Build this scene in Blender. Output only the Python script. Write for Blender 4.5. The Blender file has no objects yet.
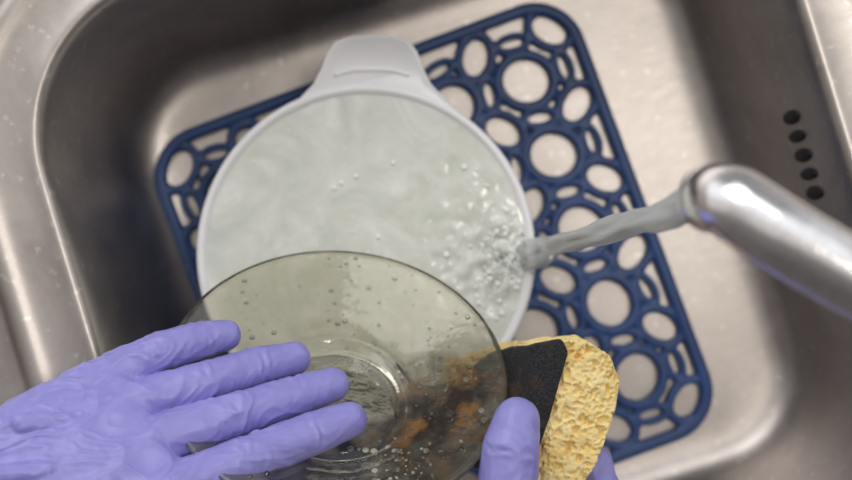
import bpy, bmesh, math, random
from mathutils import Vector, noise, Matrix
random.seed(4)
C=0.01
scene=bpy.context.scene
try: scene.view_settings.view_transform='Standard'
except: pass

# ---------------------------------------------------------------- materials
def mat(name, col=(.8,.8,.8), rough=.5, metal=0, **kw):
    m=bpy.data.materials.new(name); m.use_nodes=True
    b=m.node_tree.nodes['Principled BSDF']
    b.inputs['Base Color'].default_value=(*col,1); b.inputs['Roughness'].default_value=rough
    b.inputs['Metallic'].default_value=metal
    for k,v in kw.items():
        b.inputs[k.replace('_',' ')].default_value=v
    return m,m.node_tree,b
def nn(nt,t,**kw):
    n=nt.nodes.new(t)
    for k,v in kw.items():
        if k in n.inputs: n.inputs[k].default_value=v
        else: setattr(n,k,v)
    return n
def coords(nt,scale=(1,1,1),rot=(0,0,0)):
    tc=nn(nt,'ShaderNodeTexCoord'); mp=nn(nt,'ShaderNodeMapping')
    mp.inputs['Scale'].default_value=scale; mp.inputs['Rotation'].default_value=rot
    nt.links.new(tc.outputs['Object'],mp.inputs['Vector']); return mp.outputs['Vector']
def ramp(nt,fac,stops):
    r=nn(nt,'ShaderNodeValToRGB'); e=r.color_ramp.elements
    while len(e)<len(stops): e.new(.5)
    for i,(p,c) in enumerate(stops):
        e[i].position=p; e[i].color=(*c,1) if len(c)==3 else c
    nt.links.new(fac,r.inputs['Fac']); return r.outputs['Color']
def bump(nt,b,h,strength=.3,dist=.001,prev=None):
    n=nn(nt,'ShaderNodeBump'); n.inputs['Strength'].default_value=strength; n.inputs['Distance'].default_value=dist
    nt.links.new(h,n.inputs['Height'])
    if prev: nt.links.new(prev,n.inputs['Normal'])
    nt.links.new(n.outputs['Normal'],b.inputs['Normal']); return n.outputs['Normal']

def m_steel(name,base,rough):
    m,nt,b=mat(name,base,rough,1)
    v=coords(nt,(14,14,14)); n=nn(nt,'ShaderNodeTexNoise',Scale=1.0,Detail=8.0,Roughness=.68,Distortion=.6)
    nt.links.new(v,n.inputs['Vector'])
    c=ramp(nt,n.outputs['Fac'],[(.3,tuple(x*.76 for x in base)),(.7,tuple(min(1,x*1.14) for x in base))])
    # limescale spots
    v3=coords(nt); n3=nn(nt,'ShaderNodeTexNoise',Scale=150.0,Detail=4.0); nt.links.new(v3,n3.inputs['Vector'])
    sp_=ramp(nt,n3.outputs['Fac'],[(.62,(0,0,0)),(.70,(.5,.5,.5))])
    mx=nn(nt,'ShaderNodeMixRGB'); mx.inputs[2].default_value=(.78,.75,.72,1)
    nt.links.new(sp_,mx.inputs[0]); nt.links.new(c,mx.inputs[1]); nt.links.new(mx.outputs[0],b.inputs['Base Color'])
    v2=coords(nt,(60,1500,900)); n2=nn(nt,'ShaderNodeTexNoise',Scale=1.0,Detail=3.0)
    nt.links.new(v2,n2.inputs['Vector'])
    ad=nn(nt,'ShaderNodeMath',operation='ADD'); nt.links.new(n2.outputs['Fac'],ad.inputs[0]); nt.links.new(n.outputs['Fac'],ad.inputs[1])
    r=nn(nt,'ShaderNodeMapRange'); r.inputs['From Max'].default_value=2.0; r.inputs['To Min'].default_value=rough-.18; r.inputs['To Max'].default_value=rough+.14
    nt.links.new(ad.outputs[0],r.inputs['Value']); nt.links.new(r.outputs['Result'],b.inputs['Roughness'])
    bump(nt,b,n2.outputs['Fac'],.08,.0005)
    return m
STEEL=m_steel('brushed_steel',(.54,.495,.465),.43)
m,nt,b=mat('chrome',(.88,.87,.87),.1,1); CHROME=m
v=coords(nt,(1,1,1)); n=nn(nt,'ShaderNodeTexNoise',Scale=150.0,Detail=7.0,Roughness=.75); nt.links.new(v,n.inputs['Vector'])
c=ramp(nt,n.outputs['Fac'],[(.46,(.045,.045,.045)),(.64,(.3,.3,.3))]); nt.links.new(c,b.inputs['Roughness'])
c=ramp(nt,n.outputs['Fac'],[(.48,(.88,.87,.88)),(.68,(.66,.63,.64))]); nt.links.new(c,b.inputs['Base Color'])
bump(nt,b,n.outputs['Fac'],.22,.0005)
DARK,_,_=mat('dark_slot',(.012,.011,.011),.6)
m,nt,b=mat('blue_pvc',(.026,.075,.22),.42); MATBLUE=m
v=coords(nt); n=nn(nt,'ShaderNodeTexNoise',Scale=30.0,Detail=3.0); nt.links.new(v,n.inputs['Vector'])
c=ramp(nt,n.outputs['Fac'],[(.3,(.019,.052,.17)),(.7,(.03,.08,.24))]); nt.links.new(c,b.inputs['Base Color'])
WHITE,_,_=mat('white_plastic',(.88,.88,.90),.35)
# cloudy water
m,nt,b=mat('cloudy_water',(.56,.63,.55),.12); CLOUDY=m
b.inputs['Specular IOR Level'].default_value=.4
v=coords(nt); n=nn(nt,'ShaderNodeTexNoise',Scale=26.0,Detail=6.0,Roughness=.6,Distortion=1.8); nt.links.new(v,n.inputs['Vector'])
c=ramp(nt,n.outputs['Fac'],[(.32,(.62,.65,.58)),(.5,(.70,.72,.66)),(.72,(.84,.85,.82))]); nt.links.new(c,b.inputs['Base Color'])
n2=nn(nt,'ShaderNodeTexNoise',Scale=70.0,Detail=3.0); nt.links.new(v,n2.inputs['Vector'])
bump(nt,b,n2.outputs['Fac'],.4,.0015)
# glass : tinted transparent + fresnel reflection
def glass(name,tint,ior=1.5,rough=.03,drops=False,diff=0,diffcol=(.8,.8,.8),grime_reflection=False):
    m=bpy.data.materials.new(name); m.use_nodes=True; nt=m.node_tree; nt.nodes.clear()
    o=nn(nt,'ShaderNodeOutputMaterial'); t=nn(nt,'ShaderNodeBsdfTransparent'); g=nn(nt,'ShaderNodeBsdfGlossy')
    t.inputs['Color'].default_value=(*tint,1); g.inputs['Roughness'].default_value=rough
    f=nn(nt,'ShaderNodeFresnel',IOR=ior); mx=nn(nt,'ShaderNodeMixShader')
    nt.links.new(f.outputs[0],mx.inputs[0]); nt.links.new(t.outputs[0],mx.inputs[1]); nt.links.new(g.outputs[0],mx.inputs[2])
    out=mx.outputs[0]
    v=coords(nt)
    if diff:
        d=nn(nt,'ShaderNodeBsdfDiffuse'); d.inputs['Color'].default_value=(*diffcol,1)
        m2=nn(nt,'ShaderNodeMixShader'); m2.inputs[0].default_value=diff
        if grime_reflection: # soapy film varies over the glass
            fn=nn(nt,'ShaderNodeTexNoise',Scale=35.0,Detail=5.0,Distortion=1.0); nt.links.new(v,fn.inputs['Vector'])
            fr=ramp(nt,fn.outputs['Fac'],[(.4,(.03,.03,.03)),(.7,(.16,.16,.16))]); nt.links.new(fr,m2.inputs[0])
        nt.links.new(out,m2.inputs[1]); nt.links.new(d.outputs[0],m2.inputs[2]); out=m2.outputs[0]
    if grime_reflection:
        # brown painted in for the sponge and its reflection seen through the glass
        ds=nn(nt,'ShaderNodeVectorMath',operation='DISTANCE'); ds.inputs[1].default_value=(.058,-.012,-.012); nt.links.new(v,ds.inputs[0])
        fall=nn(nt,'ShaderNodeMapRange'); fall.inputs['From Min'].default_value=.014; fall.inputs['From Max'].default_value=.050
        fall.inputs['To Min'].default_value=1; fall.inputs['To Max'].default_value=0; nt.links.new(ds.outputs['Value'],fall.inputs['Value'])
        gn=nn(nt,'ShaderNodeTexNoise',Scale=95.0,Detail=6.0,Roughness=.65,Distortion=.8); nt.links.new(v,gn.inputs['Vector'])
        gr=ramp(nt,gn.outputs['Fac'],[(.42,(0,0,0)),(.56,(.8,.8,.8))])
        mu=nn(nt,'ShaderNodeMath',operation='MULTIPLY'); nt.links.new(fall.outputs[0],mu.inputs[0]); nt.links.new(gr,mu.inputs[1])
        gn2=nn(nt,'ShaderNodeTexNoise',Scale=60.0,Detail=3.0); nt.links.new(v,gn2.inputs['Vector'])
        gc=ramp(nt,gn2.outputs['Fac'],[(.46,(.035,.026,.022)),(.62,(.22,.115,.042))])
        gd=nn(nt,'ShaderNodeBsdfDiffuse'); nt.links.new(gc,gd.inputs['Color'])
        m3=nn(nt,'ShaderNodeMixShader'); nt.links.new(mu.outputs[0],m3.inputs[0]); nt.links.new(out,m3.inputs[1]); nt.links.new(gd.outputs[0],m3.inputs[2]); out=m3.outputs[0]
    nt.links.new(out,o.inputs['Surface'])
    n=nn(nt,'ShaderNodeTexNoise',Scale=120.0 if drops else 90.0,Detail=2.0); nt.links.new(v,n.inputs['Vector'])
    bp=nn(nt,'ShaderNodeBump'); bp.inputs['Strength'].default_value=.4 if drops else .5; bp.inputs['Distance'].default_value=.001
    nt.links.new(n.outputs['Fac'],bp.inputs['Height'])
    for x in (f,g): nt.links.new(bp.outputs[0],x.inputs['Normal'])
    return m
GLASS=glass('smoky_glass',(.875,.86,.785),1.55,.03,True,.07,(.55,.53,.46),True)
DROP=glass('water_drop',(.97,.98,.97),1.5,.02)
STREAM=glass('stream_water',(.98,.99,.985),1.36,.04,False,.34,(.98,1,1))
FOAM,_,_=mat('foam',(.9,.92,.9),.2)
# glove
m,nt,b=mat('nitrile_glove',(.20,.19,.66),.36); GLOVE=m
b.inputs['Subsurface Weight'].default_value=.12
b.inputs['Subsurface Radius'].default_value=(.4,.4,1.0); b.inputs['Subsurface Scale'].default_value=.004
v=coords(nt); n=nn(nt,'ShaderNodeTexNoise',Scale=60.0,Detail=5.0,Distortion=1.5); nt.links.new(v,n.inputs['Vector'])
c=ramp(nt,n.outputs['Fac'],[(.25,(.25,.24,.61)),(.75,(.325,.31,.72))]); nt.links.new(c,b.inputs['Base Color'])
n2=nn(nt,'ShaderNodeTexNoise',Scale=240.0,Detail=6.0,Roughness=.65); nt.links.new(v,n2.inputs['Vector'])
n1=bump(nt,b,n.outputs['Fac'],.3,.002); bump(nt,b,n2.outputs['Fac'],.12,.0006,n1)
# sponge
m,nt,b=mat('cellulose_sponge',(.72,.52,.18),.8); SPONGE=m
v=coords(nt); n=nn(nt,'ShaderNodeTexVoronoi',Scale=420.0); nt.links.new(v,n.inputs['Vector'])
n3=nn(nt,'ShaderNodeTexNoise',Scale=80.0,Detail=4.0); nt.links.new(v,n3.inputs['Vector'])
c=ramp(nt,n3.outputs['Fac'],[(.3,(.90,.66,.24)),(.7,(.98,.82,.42))]); nt.links.new(c,b.inputs['Base Color'])
bump(nt,b,n.outputs['Distance'],.5,.0012)
m,nt,b=mat('scouring_pad',(.02,.02,.024),.75); PAD=m
v=coords(nt); n=nn(nt,'ShaderNodeTexNoise',Scale=900.0,Detail=4.0,Roughness=.8); nt.links.new(v,n.inputs['Vector'])
c=ramp(nt,n.outputs['Fac'],[(.45,(.008,.008,.010)),(.72,(.07,.07,.08))])
nb=nn(nt,'ShaderNodeTexNoise',Scale=75.0,Detail=4.0); nt.links.new(v,nb.inputs['Vector'])
mk_=ramp(nt,nb.outputs['Fac'],[(.58,(0,0,0)),(.70,(.3,.3,.3))])
mixc=nn(nt,'ShaderNodeMixRGB'); mixc.inputs[2].default_value=(.20,.12,.06,1)
nt.links.new(mk_,mixc.inputs[0]); nt.links.new(c,mixc.inputs[1]); nt.links.new(mixc.outputs[0],b.inputs['Base Color'])
bump(nt,b,n.outputs['Fac'],.8,.0015)
m,nt,b=mat('stone_counter',(.3,.25,.22),.5); COUNTER=m
v=coords(nt); n=nn(nt,'ShaderNodeTexNoise',Scale=120.0,Detail=6.0); nt.links.new(v,n.inputs['Vector'])
c=ramp(nt,n.outputs['Fac'],[(.35,(.18,.14,.12)),(.65,(.36,.3,.26))]); nt.links.new(c,b.inputs['Base Color'])

# ---------------------------------------------------------------- helpers
def mk(name,verts,faces,material,parent=None,smooth=True,loc=None,rot=None):
    me=bpy.data.meshes.new(name); me.from_pydata([tuple(Vector(v)*C) for v in verts],[],faces); me.update()
    bm=bmesh.new(); bm.from_mesh(me); bmesh.ops.recalc_face_normals(bm,faces=bm.faces); bm.to_mesh(me); bm.free()
    if smooth:
        for p in me.polygons: p.use_smooth=True
    me.materials.append(material)
    o=bpy.data.objects.new(name,me); scene.collection.objects.link(o)
    if parent: o.parent=parent
    if loc: o.location=Vector(loc)*C
    if rot: o.rotation_euler=rot
    return o
def empty(name,loc=(0,0,0),rot=(0,0,0)):
    o=bpy.data.objects.new(name,None); o.location=Vector(loc)*C; o.rotation_euler=rot; o.empty_display_size=.02
    scene.collection.objects.link(o); return o
def subsurf(o,l=2):
    s=o.modifiers.new('ss','SUBSURF'); s.levels=l; s.render_levels=l
def bake(o,vox,smooth_it=6):
    m=o.modifiers.new('r','REMESH'); m.mode='VOXEL'; m.voxel_size=vox*C
    s=o.modifiers.new('s','SMOOTH'); s.iterations=smooth_it; s.factor=.5
    dg=bpy.context.evaluated_depsgraph_get(); me=bpy.data.meshes.new_from_object(o.evaluated_get(dg))
    o.modifiers.clear(); old=o.data; mt=list(old.materials); o.data=me
    me.materials.clear()
    for x in mt: me.materials.append(x)
    for p in me.polygons: p.use_smooth=True
    return o
def rrect(hw,hh,r,z,n=12,cx=0,cy=0):
    r=max(r,.05); pts=[]
    for qx,qy,a0 in ((1,1,0),(-1,1,90),(-1,-1,180),(1,-1,270)):
        for i in range(n+1):
            a=math.radians(a0+90*i/n)
            pts.append((cx+qx*(hw-r)+r*math.cos(a),cy+qy*(hh-r)+r*math.sin(a),z))
    return pts
def loft(loops,close=True,cap0=False,cap1=False):
    V=[];F=[];n=len(loops[0])
    for l in loops: V+=l
    for i in range(len(loops)-1):
        for j in range(n if close else n-1):
            k=(j+1)%n
            F.append((i*n+j,i*n+k,(i+1)*n+k,(i+1)*n+j))
    if cap0: F.append(tuple(range(n)))
    if cap1: F.append(tuple((len(loops)-1)*n+j for j in range(n)))
    return V,F
def lathe(profile,n=96):
    loops=[[(r*math.cos(2*math.pi*i/n),r*math.sin(2*math.pi*i/n),z) for i in range(n)] for r,z in profile]
    return loft(loops)
def tube(path,rad,n=24,sub=6,cap=True,wob=0):
    P=[Vector(p) for p in path]; R=rad if isinstance(rad,(list,tuple)) else [rad]*len(P)
    pts=[];rs=[]
    for i in range(len(P)-1):
        p0=P[max(i-1,0)];p1=P[i];p2=P[i+1];p3=P[min(i+2,len(P)-1)]
        for s in range(sub):
            t=s/sub
            q=.5*((2*p1)+(-p0+p2)*t+(2*p0-5*p1+4*p2-p3)*t*t+(-p0+3*p1-3*p2+p3)*t**3)
            pts.append(q); rs.append(R[i]*(1-t)+R[i+1]*t)
    pts.append(P[-1]); rs.append(R[-1])
    loops=[];u=None
    for i,p in enumerate(pts):
        d=(pts[min(i+1,len(pts)-1)]-pts[max(i-1,0)]).normalized()
        if u is None: u=d.orthogonal().normalized()
        u=(u-d*u.dot(d)).normalized(); w=d.cross(u); L=[]
        for j in range(n):
            a=2*math.pi*j/n; r=rs[i]
            if wob: r*=1+wob*(noise.noise(Vector((math.cos(a)*.9,math.sin(a)*.9,i*.05)))+.35*noise.noise(Vector((math.cos(a)*2.4,math.sin(a)*2.4,i*.08+7))))
            L.append(tuple(p+u*math.cos(a)*r+w*math.sin(a)*r))
        loops.append(L)
    return loft(loops,True,cap,cap)

# ---------------------------------------------------------------- sink (rotated 17 deg)
SR=math.radians(17)
sink=empty('stainless_steel_sink',(0,0,0),(0,0,SR))
ucx,vcx,HW,HH,RR=2.2,-2.1,20.9,19.9,8.5
prof=[(30,15.3),(5.0,15.3),(4.5,15.35),(4.2,15.9),(3.8,16.15),(3.2,16.1),(2.8,15.85),(1.0,15.85),(.45,16.0),(.1,15.95),(-.15,15.5),(-.35,14),(-.7,9),(-1.1,4.5),(-1.5,2.4),(-2.2,.9),(-3.2,.15),(-4.6,0),(-9,0),(-14,-.12),(-17,-.25)]
loops=[rrect(HW+d,HH+d,RR+d*(1 if d<6 else .3) if d>-7 else 3,z,12,ucx,vcx) for d,z in prof]
V,F=loft(loops,True,False,True)
o=mk('basin',V,F,STEEL,sink); subsurf(o,2)
# countertop around
loops=[rrect(HW+28,HH+28,8,z,12,ucx,vcx) for z in (12.5,15.2)]+[rrect(90,60,1,15.2,12,ucx,vcx),rrect(90,60,1,12.5,12,ucx,vcx)]
V,F=loft(loops+[loops[0]])
mk('countertop',V,F,COUNTER,None,False,None,(0,0,SR))
# overflow slots on the right-hand wall
def ico(sub=3):
    bm=bmesh.new(); bmesh.ops.create_icosphere(bm,subdivisions=sub,radius=1)
    V=[p.co.copy() for p in bm.verts];F=[tuple(x.index for x in f.verts) for f in bm.faces]; bm.free(); return V,F
IV,IF=ico()
for i in range(5):
    vv=.6-i*1.15; z=10.2; u=ucx+HW-.66
    V=[(u+p.x*.2+(p.z*1.3)*.068,vv+p.y*(.36 if i%2 else .42),z+p.z*1.35) for p in IV]
    mk('overflow_slot_%d'%(i+1),V,IF,DARK,sink)
# drain
V,F=lathe([(0.01,.05),(2.6,.05),(3.2,.25),(4.1,.3),(4.4,.05)],48)
mk('drain_strainer',V,F,CHROME,sink,True,(2.2,-2,-.2))

# ---------------------------------------------------------------- mat
BV=[];BF=[]
def addg(V,F):
    n=len(BV); BV.extend(V); BF.extend([tuple(i+n for i in f) for f in F])
def ringmesh(cx,cy,r,w,h,z0,n=36,sx=1,sy=1,rot=0):
    cr=[(-w/2,0),(-w/2,h*.65),(-w*.28,h),(w*.28,h),(w/2,h*.65),(w/2,0)]
    ca,sa=math.cos(rot),math.sin(rot); loops=[]
    for a,b in cr:
        L=[]
        for i in range(n):
            t=2*math.pi*i/n; x=(r*sx+a)*math.cos(t); y=(r*sy+a)*math.sin(t)
            L.append((cx+x*ca-y*sa,cy+x*sa+y*ca,z0+b))
        loops.append(L)
    addg(*loft(loops+[loops[0]]))
pitch=5.17; z0=.25
for i in range(-2,3):
    for j in range(-2,3): ringmesh(i*pitch,j*pitch,1.78,.66,.55,z0,36,1.04,.96,random.uniform(0,3))
for i in range(-3,3):
    for j in range(-3,3):
        ringmesh((i+.5)*pitch,(j+.5)*pitch,1.26,.58,.5,z0,30,1.18,.86,(.785 if (i+j)%2 else -.785)+random.uniform(-.25,.25))
for i in range(-3,3):
    for j in range(-2,3):
        e=.9 if i in(-3,2) else 1
        ringmesh((i+.5)*pitch,j*pitch,1,.5,.5,z0,24,.54*e,1.05,random.uniform(-.2,.2)); ringmesh(j*pitch,(i+.5)*pitch,1,.5,.5,z0,24,1.05,.54*e,random.uniform(-.2,.2))
lo=[]
for d,z in ((-.42,0),(-.42,.4),(-.22,.62),(.22,.62),(.42,.4),(.42,0)):
    lo.append(rrect(14.45+d,14.75+d,3.0+d,z0+z,10))
addg(*loft(lo+[lo[0]]))
o=mk('sink_mat',BV,BF,MATBLUE,None,True,(.5,-2.9,-.0),(0,0,math.radians(20.5)))
bake(o,.1,7)

# ---------------------------------------------------------------- bowl / colander
bowl=empty('white_colander',(-3.55,-.83,0))
V,F=lathe([(.01,.9),(5.6,.9),(6.3,1.3),(7.4,3.5),(8.8,7.3),(9.35,8.5),(9.65,9.0),(9.9,9.05),(10.05,8.9),(10.02,8.5),(9.8,8.35),(9.4,8.0),(8.95,6.8),(7.7,3.2),(6.6,1.0),(5.8,.75),(.01,.75)],96)
mk('bowl_body',V,F,WHITE,bowl)
# handle: plate-like grip whose inner edge follows the rim
half=[(5.3,8.3),(4.3,9.25),(3.5,10.1),(3.0,11.1),(2.7,12.0),(2.2,12.65),(1.2,12.95)]
top=half+[(0,13.0)]+[(-x,y) for x,y in reversed(half)]
inner=[(9.75*math.sin(math.radians(a)),9.75*math.cos(math.radians(a))) for a in (-31,-20,-10,0,10,20,31)]
out=top+inner
cxh,cyh=0,10.9
def shrink(s,z): return [(x*s,cyh+(y-cyh)*s,z) for x,y in out]
lo=[shrink(.97,8.2),shrink(1,8.35),shrink(1,8.75),shrink(.98,8.92),shrink(.94,8.95),shrink(.90,8.8)]
V,F=loft(lo,True,True,True)
o=mk('handle',V,F,WHITE,bowl,True,(.35,0,0))
V,F=tube([(-2.2,10.6,8.82),(-1.0,10.9,8.85),(1.0,10.9,8.85),(2.2,10.6,8.82)],.12,12,6)
mk('handle_rib',V,F,WHITE,bowl,True,(.35,0,0))
# water surface with ripples around where the stream lands
n=160; V=[(0,0,8.75)];F=[]
rings=90
for i in range(1,rings+1):
    for j in range(n):
        r=9.55*i/rings; a=2*math.pi*j/n; x=r*math.cos(a); y=r*math.sin(a)
        d=math.hypot(x-8.3,y+.1); k=math.exp(-(d/2.9)**2)
        e=min(1,(9.55-r)/1.0)
        z=8.75+e*(.5*k*(noise.noise(Vector((x*1.4,y*1.4,0)))+.4*noise.noise(Vector((x*3.2,y*3.2,0))))+.045*math.sin(d*3.8+noise.noise(Vector((x,y,0)))*3)*math.exp(-d/5.5)+.035*noise.noise(Vector((x*.9,y*.9,3))))
        V.append((x,y,z))
for j in range(n): F.append((0,1+j,1+(j+1)%n))
for i in range(rings-1):
    for j in range(n):
        a=1+i*n+j; b2=1+i*n+(j+1)%n
        F.append((a,b2,b2+n,a+n))
mk('dish_water',V,F,CLOUDY,bowl)
# bubbles
def spheres(name,items,material,parent,sub=2,**k):
    bv,bf=ico(sub)
    V=[];F=[]
    for c,r,fl in items:
        n=len(V); V+=[(c[0]+p.x*r,c[1]+p.y*r,c[2]+p.z*r*fl) for p in bv]; F+=[tuple(i+n for i in f) for f in bf]
    return mk(name,V,F,material,parent,**k)
it=[]
for _ in range(480):
    a=random.uniform(0,6.28); r=abs(random.gauss(0,1.35)); x=8.5+r*math.cos(a)*1.0; y=-.1+r*1.8*math.sin(a)
    if math.hypot(x,y)<9.35: it.append(((x,y,8.8),random.uniform(.03,.11) if random.random()<.85 else random.uniform(.12,.2),.5))
for _ in range(110):
    a=random.uniform(0,6.28); r=9*math.sqrt(random.random())
    it.append(((r*math.cos(a),r*math.sin(a),8.77),random.uniform(.03,.08),.6))
for x,y in ((-1.5,4.2),(-1.9,3.9),(1.6,5.4),(-.6,4.6),(.7,1.0)): it.append(((x,y,8.78),.14,.6))
spheres('foam_bubbles',it,FOAM,bowl)

# ---------------------------------------------------------------- faucet
fau=empty('chrome_faucet',(0,0,0))
V,F=tube([(11.0,1.6,37.6),(11.05,1.58,38.6),(11.4,1.3,39.6),(12.3,.6,40.2),(14,-.55,40.8),(20,-4.2,42),(26,-7.8,42.4),(29,-9.5,41.4),(30.3,-10.3,39),(30.5,-10.4,35),(30.5,-10.4,16)],[1.28,1.34,1.4,1.4,1.38,1.36,1.36,1.34,1.34,1.34,1.4],32,8)
mk('spout',V,F,CHROME,fau)
V,F=lathe([(.01,-.25),(.95,-.25),(.98,-.55),(1.3,-.55),(1.36,-.2),(1.36,.5),(1.28,.6)],40)
mk('aerator',V,F,CHROME,fau,True,(11.0,1.6,37.6))
V,F=lathe([(.01,0),(2.7,0),(2.7,.5),(2.2,1.0),(1.9,1.4),(1.9,6),(1.7,6.6),(1.35,6.8)],48)
mk('faucet_base',V,F,CHROME,fau,True,(30.5,-10.4,15.8))
V,F=tube([(30.5,-10.4,20.5),(32.3,-8.0,21.2),(34.5,-5.0,23)],[.7,.5,.65],20,5)
mk('lever',V,F,CHROME,fau)
ws=empty('water_stream',(0,0,0))
V,F=tube([(10.9,1.5,37.0),(10.3,1.2,33),(9.4,.75,27),(8.4,.25,20),(7.3,-.35,13),(6.2,-.9,8.6)],[.88,.68,.58,.58,.62,.95],32,22,True,.5)
mk('stream_column',V,F,STREAM,ws)
it=[]
for _ in range(30):
    a=random.uniform(0,6.28); r=random.uniform(.3,1.6); it.append(((5.5+r*math.cos(a),-.9+r*math.sin(a),9.1+random.random()*1.2),random.uniform(.04,.1),1))
spheres('splash_drops',it,DROP,ws)

# ---------------------------------------------------------------- glass plate
PT=math.radians(46); PC=Vector((-4.45,-6.6,21)); PS=.97
plate=empty('glass_plate',PC,(-PT,0,math.radians(-7)))
pp=[(.01,-2.05),(2.5,-2.05),(2.75,-1.95),(2.9,-1.95),(3.1,-2.08),(3.3,-2.02),(3.7,-1.75),(3.85,-1.62),(4.05,-1.66),(4.3,-1.72),(5.4,-1.15),(7.4,-.42),(8.45,-.02),(8.7,.1),(8.88,0),(8.85,-.25),(8.6,-.35),(7.5,-.75),(5.5,-1.42),(4.35,-1.9),(4.1,-2.1),(4.0,-2.75),(3.8,-2.85),(3.6,-2.75),(3.5,-2.3),(2.9,-2.3),(.01,-2.3)]
V,F=lathe([(r*PS,z) for r,z in pp],160)
mk('plate_body',V,F,GLASS,plate)
def depth(r):
    r/=PS
    P=[(0,-2.05),(3.3,-2.0),(3.9,-1.8),(5.4,-1.15),(7.4,-.42),(8.6,0)]
    for (a,x),(b2,y) in zip(P,P[1:]):
        if r<=b2: return x+(y-x)*(r-a)/(b2-a)
    return 0
it=[]
for _ in range(320):
    a=random.uniform(0,6.28); r=8.2*math.sqrt(random.random()); it.append(((r*math.cos(a),r*math.sin(a),depth(r)),random.choice([.04,.05,.06,.08,.1,.14]),.5))
spheres('water_droplets',it,DROP,plate)
it=[]
for _ in range(16):
    r0=random.uniform(3.5,7.5); a0=random.uniform(-1.1,.1)
    for k in range(random.randint(1,5)):
        r=r0+random.gauss(0,.5); a=a0+random.gauss(0,.1); it.append(((r*math.cos(a),r*math.sin(a),depth(min(r,8.2))-.32),random.choice([.04,.06,.08,.1,.18]),.3))
spheres('soap_suds',it,FOAM,plate)

# ---------------------------------------------------------------- hands
ICO=IV
def hull(items):
    bm=bmesh.new()
    for c,r in items:
        c=Vector(c)
        for p in ICO: bm.verts.new(c+p*r)
    res=bmesh.ops.convex_hull(bm,input=list(bm.verts))
    bmesh.ops.delete(bm,geom=[g for g in bm.verts if not g.link_faces],context='VERTS')
    bm.verts.index_update()
    V=[tuple(v.co) for v in bm.verts]; F=[tuple(x.index for x in f.verts) for f in bm.faces]; bm.free(); return V,F
def hand(name,fingers,hulls,axis,joints,seed=0,amp=.10):
    V=[];F=[]
    def add(vf):
        n=len(V); V.extend(vf[0]); F.extend([tuple(i+n for i in f) for f in vf[1]])
    for ch in fingers:
        for a,b2 in zip(ch,ch[1:]): add(hull([a,b2]))
    for h in hulls: add(hull(h))
    o=mk(name,V,F,GLOVE); bake(o,.075,9)
    ax=Vector(axis).normalized(); me=o.data; me.update()
    tipd=[Vector(ch[-1][0]) for ch in fingers]
    co=[v.co.copy() for v in me.vertices]; no=[v.normal.copy() for v in me.vertices]
    off=Vector((seed*7.3,seed*3.1,0))
    for i,v in enumerate(me.vertices):
        p=co[i]/C
        al=ax*p.dot(ax); q=al*.13+(p-al)*.60
        w=Vector((noise.noise(p*.3+off),noise.noise(p*.3+off+Vector((9,0,0))),noise.noise(p*.3+off+Vector((0,9,0)))))
        q=q+w*1.2+off
        r=max(0,1-abs(noise.noise(q))*3.0)**1.4; r2=max(0,1-abs(noise.noise(q*2.0+Vector((5,5,5))))*3.2)**1.5
        d=amp*1.3*(r-.25)+amp*.6*(r2-.3)
        df=min((p-t).length for t in tipd)
        d*=min(1,max(.25,(df-1.5)/4.5))
        for jp,jd,rr in joints:
            e=p-jp
            if e.length<1.9:
                t=e.dot(jd)+.25*noise.noise(p*1.3); d+=-.05*math.cos(6.28*t/.6)*math.exp(-(t/.6)**2)*max(0,.35+noise.noise(p*1.1+off)*1.6)
        v.co=co[i]+no[i]*(d*C)
    me.update(); return o
def chain(*pts): return [((x,y,z),r) for x,y,z,r in pts]
def jn(ch):
    out=[]
    for i in range(1,len(ch)-1):
        a=Vector(ch[i-1][0]);b2=Vector(ch[i][0]);c=Vector(ch[i+1][0]); out.append((b2,(c-a).normalized(),ch[i][1]))
    return out
# left hand
pk=chain((-15.8,-6.8,22.4,1.1),(-13.2,-5.55,21.6,1.0),(-11.4,-5.05,20.6,.95),(-10.3,-4.9,19.8,.82))
rg=chain((-14.8,-8.2,23.5,1.15),(-11.0,-7.05,22.1,1.05),(-8.5,-6.4,20.5,1.0),(-6.8,-6.1,19.3,.86))
md=chain((-13.6,-9.8,24.7,1.2),(-9.3,-8.55,23.1,1.1),(-6.5,-7.8,21.3,1.02),(-4.75,-7.35,20.3,.88))
ix=chain((-12.0,-11.7,25.9,1.25),(-8.2,-10.35,24.4,1.12),(-5.4,-9.45,22.8,1.06),(-3.85,-8.95,21.9,.92))
th=chain((-17.0,-12.9,25.6,1.5),(-13.8,-13.8,24.4,1.3),(-10.8,-13.2,22.7,1.15),(-8.2,-12.1,21.7,1.0))
fl=[pk,rg,md,ix,th]
W1=((-20,-9.9,25),1.9);W2=((-19.4,-13.0,26.3),1.9)
hl=[[pk[0],rg[0],W1,((-17.6,-8.7,24),1.5)],[rg[0],md[0],W1,W2],[md[0],ix[0],W1,W2],[ix[0],th[0],th[1],W2],
    [W1,W2,((-29,-15.5,27),3.0),((-28,-18.5,28.5),3.0)]]
folds=[[((-18.8,-8.6,26.2),.5),((-15.5,-8.6,24.8),.35)],[((-19.5,-10.8,27.6),.5),((-14.8,-10.4,26.0),.3)],[((-17.5,-8.0,25.0),.4),((-14.9,-7.1,23.4),.25)],[((-19,-12.3,28.0),.45),((-15.0,-12.0,26.8),.3)]]
hand('gloved_hand',fl,hl+folds,(.95,.25,-.15),sum([jn(c) for c in fl],[]),1,.105)
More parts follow.
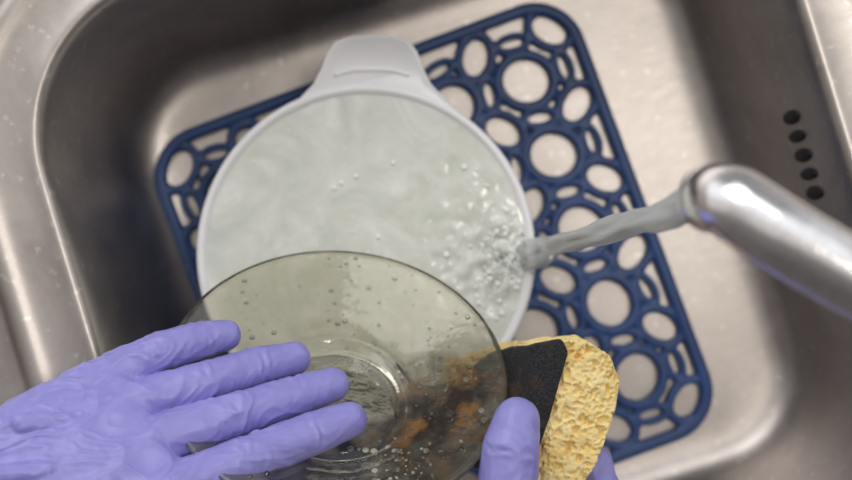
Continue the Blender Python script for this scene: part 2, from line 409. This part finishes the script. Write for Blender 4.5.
# right hand
th=chain((6.6,-19.5,21.5,1.7),(4.5,-15.6,23.0,1.6),(3.85,-12.2,24.0,1.5),(4.1,-10.1,24.0,1.4),(4.4,-8.7,23.7,1.12))
ix=chain((9.4,-15.6,19.8,1.15),(8.7,-11.7,18.8,1.05),(7.4,-9.8,16.9,.95),(5.4,-9.1,16.0,.86))
md=chain((9.6,-17.2,18.2,1.15),(8.8,-13.0,16.6,1.05),(6.6,-11.4,15.2,.95),(4.5,-10.8,14.8,.86))
rg=chain((9.5,-18.8,16.8,1.1),(8.6,-14.9,15.0,1.0),(6.4,-13.5,14.2,.9),(4.5,-13.0,14.0,.82))
pk=chain((9.2,-20.2,15.6,1.0),(8.3,-17.2,14.2,.87),(6.6,-16.0,13.6,.8),(5.2,-15.5,13.5,.72))
fl=[ix,md,rg,pk,th]
W1=((10.5,-24,20.5),1.9);W2=((10.5,-24.3,18),1.9)
hl=[[ix[0],md[0],th[0],W1],[md[0],rg[0],W1,W2],[rg[0],pk[0],W2,W1],[th[0],W1,W2,pk[0]],[th[0],th[1],ix[0]],[W1,W2,((14,-34,24),3.0),((14,-34.5,20.5),3.0)]]
hand('gloved_hand',fl,hl,(.05,.95,.1),sum([jn(c) for c in fl],[]),2)

# ---------------------------------------------------------------- sponge
def sm(a,b2,x):
    t=min(1,max(0,(x-a)/(b2-a))); return t*t*(3-2*t)
RmT=(Matrix.Rotation(math.radians(-7),3,'Z')@Matrix.Rotation(-PT,3,'X')).transposed()
def plate_z(x,y):
    zz=21
    for _ in range(8):
        l=RmT@(Vector((x,y,zz))-PC); r=math.hypot(l.x,l.y)
        err=l.z-(depth(min(r,8.2))-.36); zz-=err*.8
    return zz
def ztop(x,y):
    k=sm(4.2,5.4,x); return (plate_z(x,y)-.25)*(1-k)+21.7*k
def prism(outline,h,name,material,fz,vox=.11,si=5):
    n=len(outline); V=[(x,y,0) for x,y in outline]+[(x,y,-h) for x,y in outline]
    F=[tuple(range(n)),tuple(range(n,2*n))]+[(i,(i+1)%n,n+(i+1)%n,n+i) for i in range(n)]
    o=mk(name,V,F,material); 
    bake(o,vox,si)
    for v in o.data.vertices:
        x,y=v.co.x/C,v.co.y/C; v.co.z+=fz(x,y)*C
    o.data.update(); return o
sp=empty('kitchen_sponge',(0,0,0))
yo=[(.9,-6.8),(2.0,-6.4),(3.4,-6.0),(5.0,-5.4),(6.4,-5.05),(7.9,-5.0),(9.2,-5.8),(9.8,-7.1),(9.4,-9.0),(8.5,-11.2),(7.4,-13.2),(5.6,-13.5),(5.0,-11.6),(3.2,-11.0),(1.2,-10.0),(.4,-8.4)]
o=prism(yo,3.7,'sponge_foam',SPONGE,lambda x,y:ztop(x,y)-(sm(1.6,2.4,x)-sm(4.6,6.4,x))*.8-.5*sm(8,10,x),.06,4)
o.parent=sp
me=o.data; co=[v.co.copy() for v in me.vertices]; no=[v.normal.copy() for v in me.vertices]
for i,v in enumerate(me.vertices):
    p=co[i]/C
    pw=p+Vector((noise.noise(p*1.5),noise.noise(p*1.5+Vector((4,4,4))),0))*.3
    k=noise.noise(p*1.1+Vector((3,1,2)))
    dist,_=noise.voronoi(pw*2.0); d=-.30*(1-sm(.20+.18*k,.42+.18*k,dist[0]))
    d2,_=noise.voronoi(pw*4.0+Vector((1,2,3))); d-=.17*(1-sm(.22,.45,d2[0]))
    d-=.08*noise.noise(p*1.3)
    v.co=co[i]+no[i]*(d*C)
me.update()
po=[(2.5,-6.6),(3.4,-5.95),(4.2,-5.75),(5.5,-5.2),(6.8,-4.95),(7.1,-5.6),(6.6,-7.3),(6.15,-8.9),(5.5,-10.8),(3.6,-11.2),(2.0,-11.0),(.9,-10.0),(.6,-9.0),(1.5,-8.6),(2.3,-7.9)]
o=prism(po,1.1,'scouring_pad',PAD,lambda x,y:ztop(x,y)+.2*sm(4.6,6.4,x)+.06*noise.noise(Vector((x*1.5,y*1.5,0))),.09,6); o.parent=sp

# ---------------------------------------------------------------- lights / world
w=bpy.data.worlds.new('world'); scene.world=w; w.use_nodes=True; nt=w.node_tree
bg=nt.nodes['Background']; tc=nn(nt,'ShaderNodeTexCoord'); sx=nn(nt,'ShaderNodeSeparateXYZ'); nt.links.new(tc.outputs['Generated'],sx.inputs[0])
mr=nn(nt,'ShaderNodeMapRange'); mr.inputs['From Min'].default_value=-1; mr.inputs['From Max'].default_value=1
nt.links.new(sx.outputs['Y'],mr.inputs['Value'])
c=ramp(nt,mr.outputs['Result'],[(.12,(.10,.09,.09)),(.38,(.20,.185,.175)),(.5,(.56,.54,.515)),(.62,(.64,.63,.61)),(.72,(.97,.97,.98)),(.86,(.97,.97,.98)),(.95,(.28,.28,.29))]); nt.links.new(c,bg.inputs['Color'])
bg.inputs['Strength'].default_value=1.08
def area(name,loc,target,size,power,col):
    l=bpy.data.lights.new(name,'AREA'); l.shape='RECTANGLE'; l.size=size[0]; l.size_y=size[1]; l.energy=power; l.color=col
    o=bpy.data.objects.new(name,l); o.location=loc; d=Vector(target)-Vector(loc); o.rotation_euler=d.to_track_quat('-Z','Y').to_euler(); scene.collection.objects.link(o)
area('window_light',(-.7,1.7,1.5),(0,0,.1),(1.6,1.2),14.5,(1,.985,.975))
area('glint_light',(.45,.2,1.9),(0,0,0),(.3,.3),5,(1,.94,.86))  # added overhead lamp for glints, stands for no known fixture

cam=bpy.data.cameras.new('camera'); co=bpy.data.objects.new('camera',cam); scene.collection.objects.link(co)
co.location=(0,0,.9); cam.lens=36*1369/852; cam.sensor_width=36; cam.clip_start=.01
cam.dof.use_dof=True; cam.dof.focus_distance=.675; cam.dof.aperture_fstop=5
scene.camera=co
